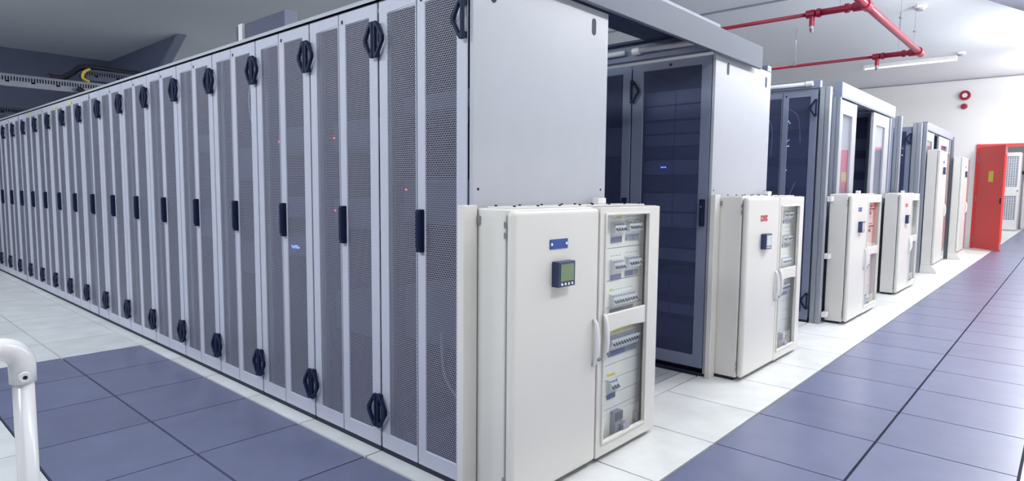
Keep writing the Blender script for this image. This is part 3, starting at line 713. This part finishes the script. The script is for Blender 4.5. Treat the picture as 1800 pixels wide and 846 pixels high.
tag(MB().cyl((XW-.02, -4, CZ-.03), (XW-.02, 6, CZ-.03), .012, 8).build('wall_conduit', 'lgrey'), 'thin conduit along the top of the far wall', 'conduit')
tag(MB().prism([(7.6, -.722), (9.35, -1.313), (9.0, -2.4), (7.2, -1.8)], 'z', 3.60, 3.775).build('ceiling_duct', 'lintel'), 'grey duct corner below the ceiling at the upper right edge', 'duct')
MB
# fire bell and beacon
fb = empty('fire_bell', (XW, .18, 3.40))
MB().ring([(a, b) for a, b in circ(0, 0, .105, 24)], circ(0, 0, .05, 24), 'x', -.07, 0).build('gong', 'redpipe', fb, .01, 2)
MB().cyl((-.06, 0, 0), (0, 0, 0), .051, 24).build('centre_plate', 'white', fb)
tag(fb, 'round red fire bell with white centre high on the far wall', 'fire bell')
bc = empty('alarm_beacon', (XW, .185, 3.16))
MB().cyl((-.03, 0, 0), (0, 0, 0), .062, 20).build('base', 'redpipe', bc)
MB().cyl((-.09, 0, 0), (-.03, 0, 0), .04, 20, .056).build('lens', 'redpipe', bc)
tag(bc, 'small red alarm beacon just below the fire bell', 'alarm beacon')

# ------------------------------------------------------------------ red double door
dr = MB().box(XW-.03, XW+.16, DY1-.005, DY1+.055, 0, DZ+.06).box(XW-.03, XW+.16, DY0-.055, DY0+.005, 0, DZ+.06).box(XW-.03, XW+.16, DY0, DY1, DZ-.005, DZ+.055).build('door_frame', 'red', None, .003, 1)
tag(dr, 'red steel frame around the far doorway', 'door frame')
def leaf(hy, ang, sgn, label):
    d = empty('door_leaf', (XW-.062, hy, .012)); d.rotation_euler = (0, 0, ang)
    L = .90
    MB().box(-L, 0, -.022, .022, 0, DZ-.02).build('panel', 'red', d, .003, 1)
    for z in (.2, 1.1, 1.95): MB().cyl((0, sgn*.024, z-.06), (0, sgn*.024, z+.06), .012, 10).build('hinge', 'chrome', d)
    for f in (-1, 1):
        MB().box(-.56, -.40, f*.0225-.002, f*.0225+.002, 1.46, 1.69).build('notice', 'yellow', d)
        MB().box(-L+.03, -L+.07, f*.024-.004, f*.024+.004, 1.0, 1.12).build('lock_plate', 'navy', d)
    for z in (.12, DZ-.15): MB().box(-L-.002, -L+.002, -.012, .012, z-.08, z+.08).build('edge_bolt', 'chrome', d)
    tag(d, label, 'door')
leaf(DY1-.02, math.radians(34.5), 1, 'red door leaf with yellow notice standing open in the far doorway')
leaf(DY0-.06, math.radians(33), -1, 'second red door leaf, swung open on the right side of the doorway')
# racks in the next room
def mesh_cage(x, y0, y1, label):
    c = empty('mesh_locker', (x, y0, 0)); w = y1-y0; H = 2.52
    MB().box(.03, .8, 0, w, .05, H).build('body', 'white', c)
    MB().box(.05, .78, .02, w-.02, 0, .05).build('plinth', 'white', c)
    fr = frame(0, w, .05, H, .05, w-.05, .36, 2.40)
    fr.box(0, .028, .05, w-.05, 1.13, 1.42); fr = fr.build('door', 'white', c)
    for a, b in ((.36, 1.13), (1.42, 2.40)):
        mb = MB()
        nx, nz = 12, int((b-a)/.05)
        P = []
        for i in range(nx):
            for j in range(nz):
                yy_ = .06+(w-.12)*(i+.15)/nx; zz_ = a+(b-a)*(j+.2)/nz
                mb.box(.012, .02, yy_, yy_+(w-.12)/nx*.62, zz_, zz_+(b-a)/nz*.55)
        o = mb.build('ventilation_slots', 'server', fr); tag(o, kind='stuff')
        MB().box(.021, .026, .05, w-.05, a, b).build('backing_sheet', 'white', fr)
    MB().cyl((-.03, .03, 1.3), (0, .03, 1.3), .015, 8).build('knob', 'navy', fr)
    tag(c, label, 'locker')
mesh_cage(24.0, -.43, .40, 'white ventilated cabinet seen through the red doorway')
tag(MB().box(25.4, 26.0, -1.2, -.46, .05, 1.62).box(25.42, 25.98, -1.18, -.48, 0, .05).build('white_cabinet', 'white', None, .01, 2), 'low white cabinet farther back in the next room', 'cabinet')
tag(MB().cyl((28.5, -3, 1.98), (28.5, 1, 1.98), .06, 10).build('wall_pipe', 'redpipe'), 'red horizontal pipe on the wall of the next room', 'pipe')

# ------------------------------------------------------------------ white handrail in the left foreground
px_, py_ = -1.4505, -.0244
hr = empty('handrail', (px_, py_, 0))
RZ = .893
MB().cyl((0, 0, .01), (0, 0, RZ-.06), .0213, 28).build('post', 'wplastic', hr, smooth=True)
MB().cyl((0, 0, 0), (0, 0, .012), .05, 24).build('base_flange', 'wplastic', hr)
el = []
for i in range(9):
    t = math.pi/2*i/8; el.append((-.042+.042*math.cos(t), 0, RZ-.042+.042*math.sin(t)))
e = MB().tube([(0, 0, RZ-.083)]+el+[(-.09, 0, RZ)], .0262, 28).build('elbow', 'wplastic', hr, smooth=True)
MB().cyl((-.08, 0, RZ), (-1.4, 0, RZ), .0213, 24).build('rail', 'wplastic', hr, smooth=True)
dv = (Vector((CAM.x-px_, CAM.y-py_, 0))).normalized(); dv = Vector((dv.x*.97+.12, dv.y, 0)).normalized()
zb_ = RZ-.066
MB().cyl(dv*.020+Vector((0, 0, zb_)), dv*.034+Vector((0, 0, zb_)), .0135, 20, .011).build('set_screw_boss', 'wplastic', e)
MB().cyl(dv*.0335+Vector((0, 0, zb_)), dv*.0345+Vector((0, 0, zb_)), .005, 6).build('set_screw', 'navy', e)
tag(hr, 'white tubular handrail with elbow joint in the left foreground', 'handrail')
# yellow castor foot under the nearest rack
cf = MB().cyl((.055, .10, .016), (.075, .10, .016), .016, 12).build('levelling_foot', 'ycable')
tag(cf, 'small yellow foot peeking out under the nearest rack', 'foot')
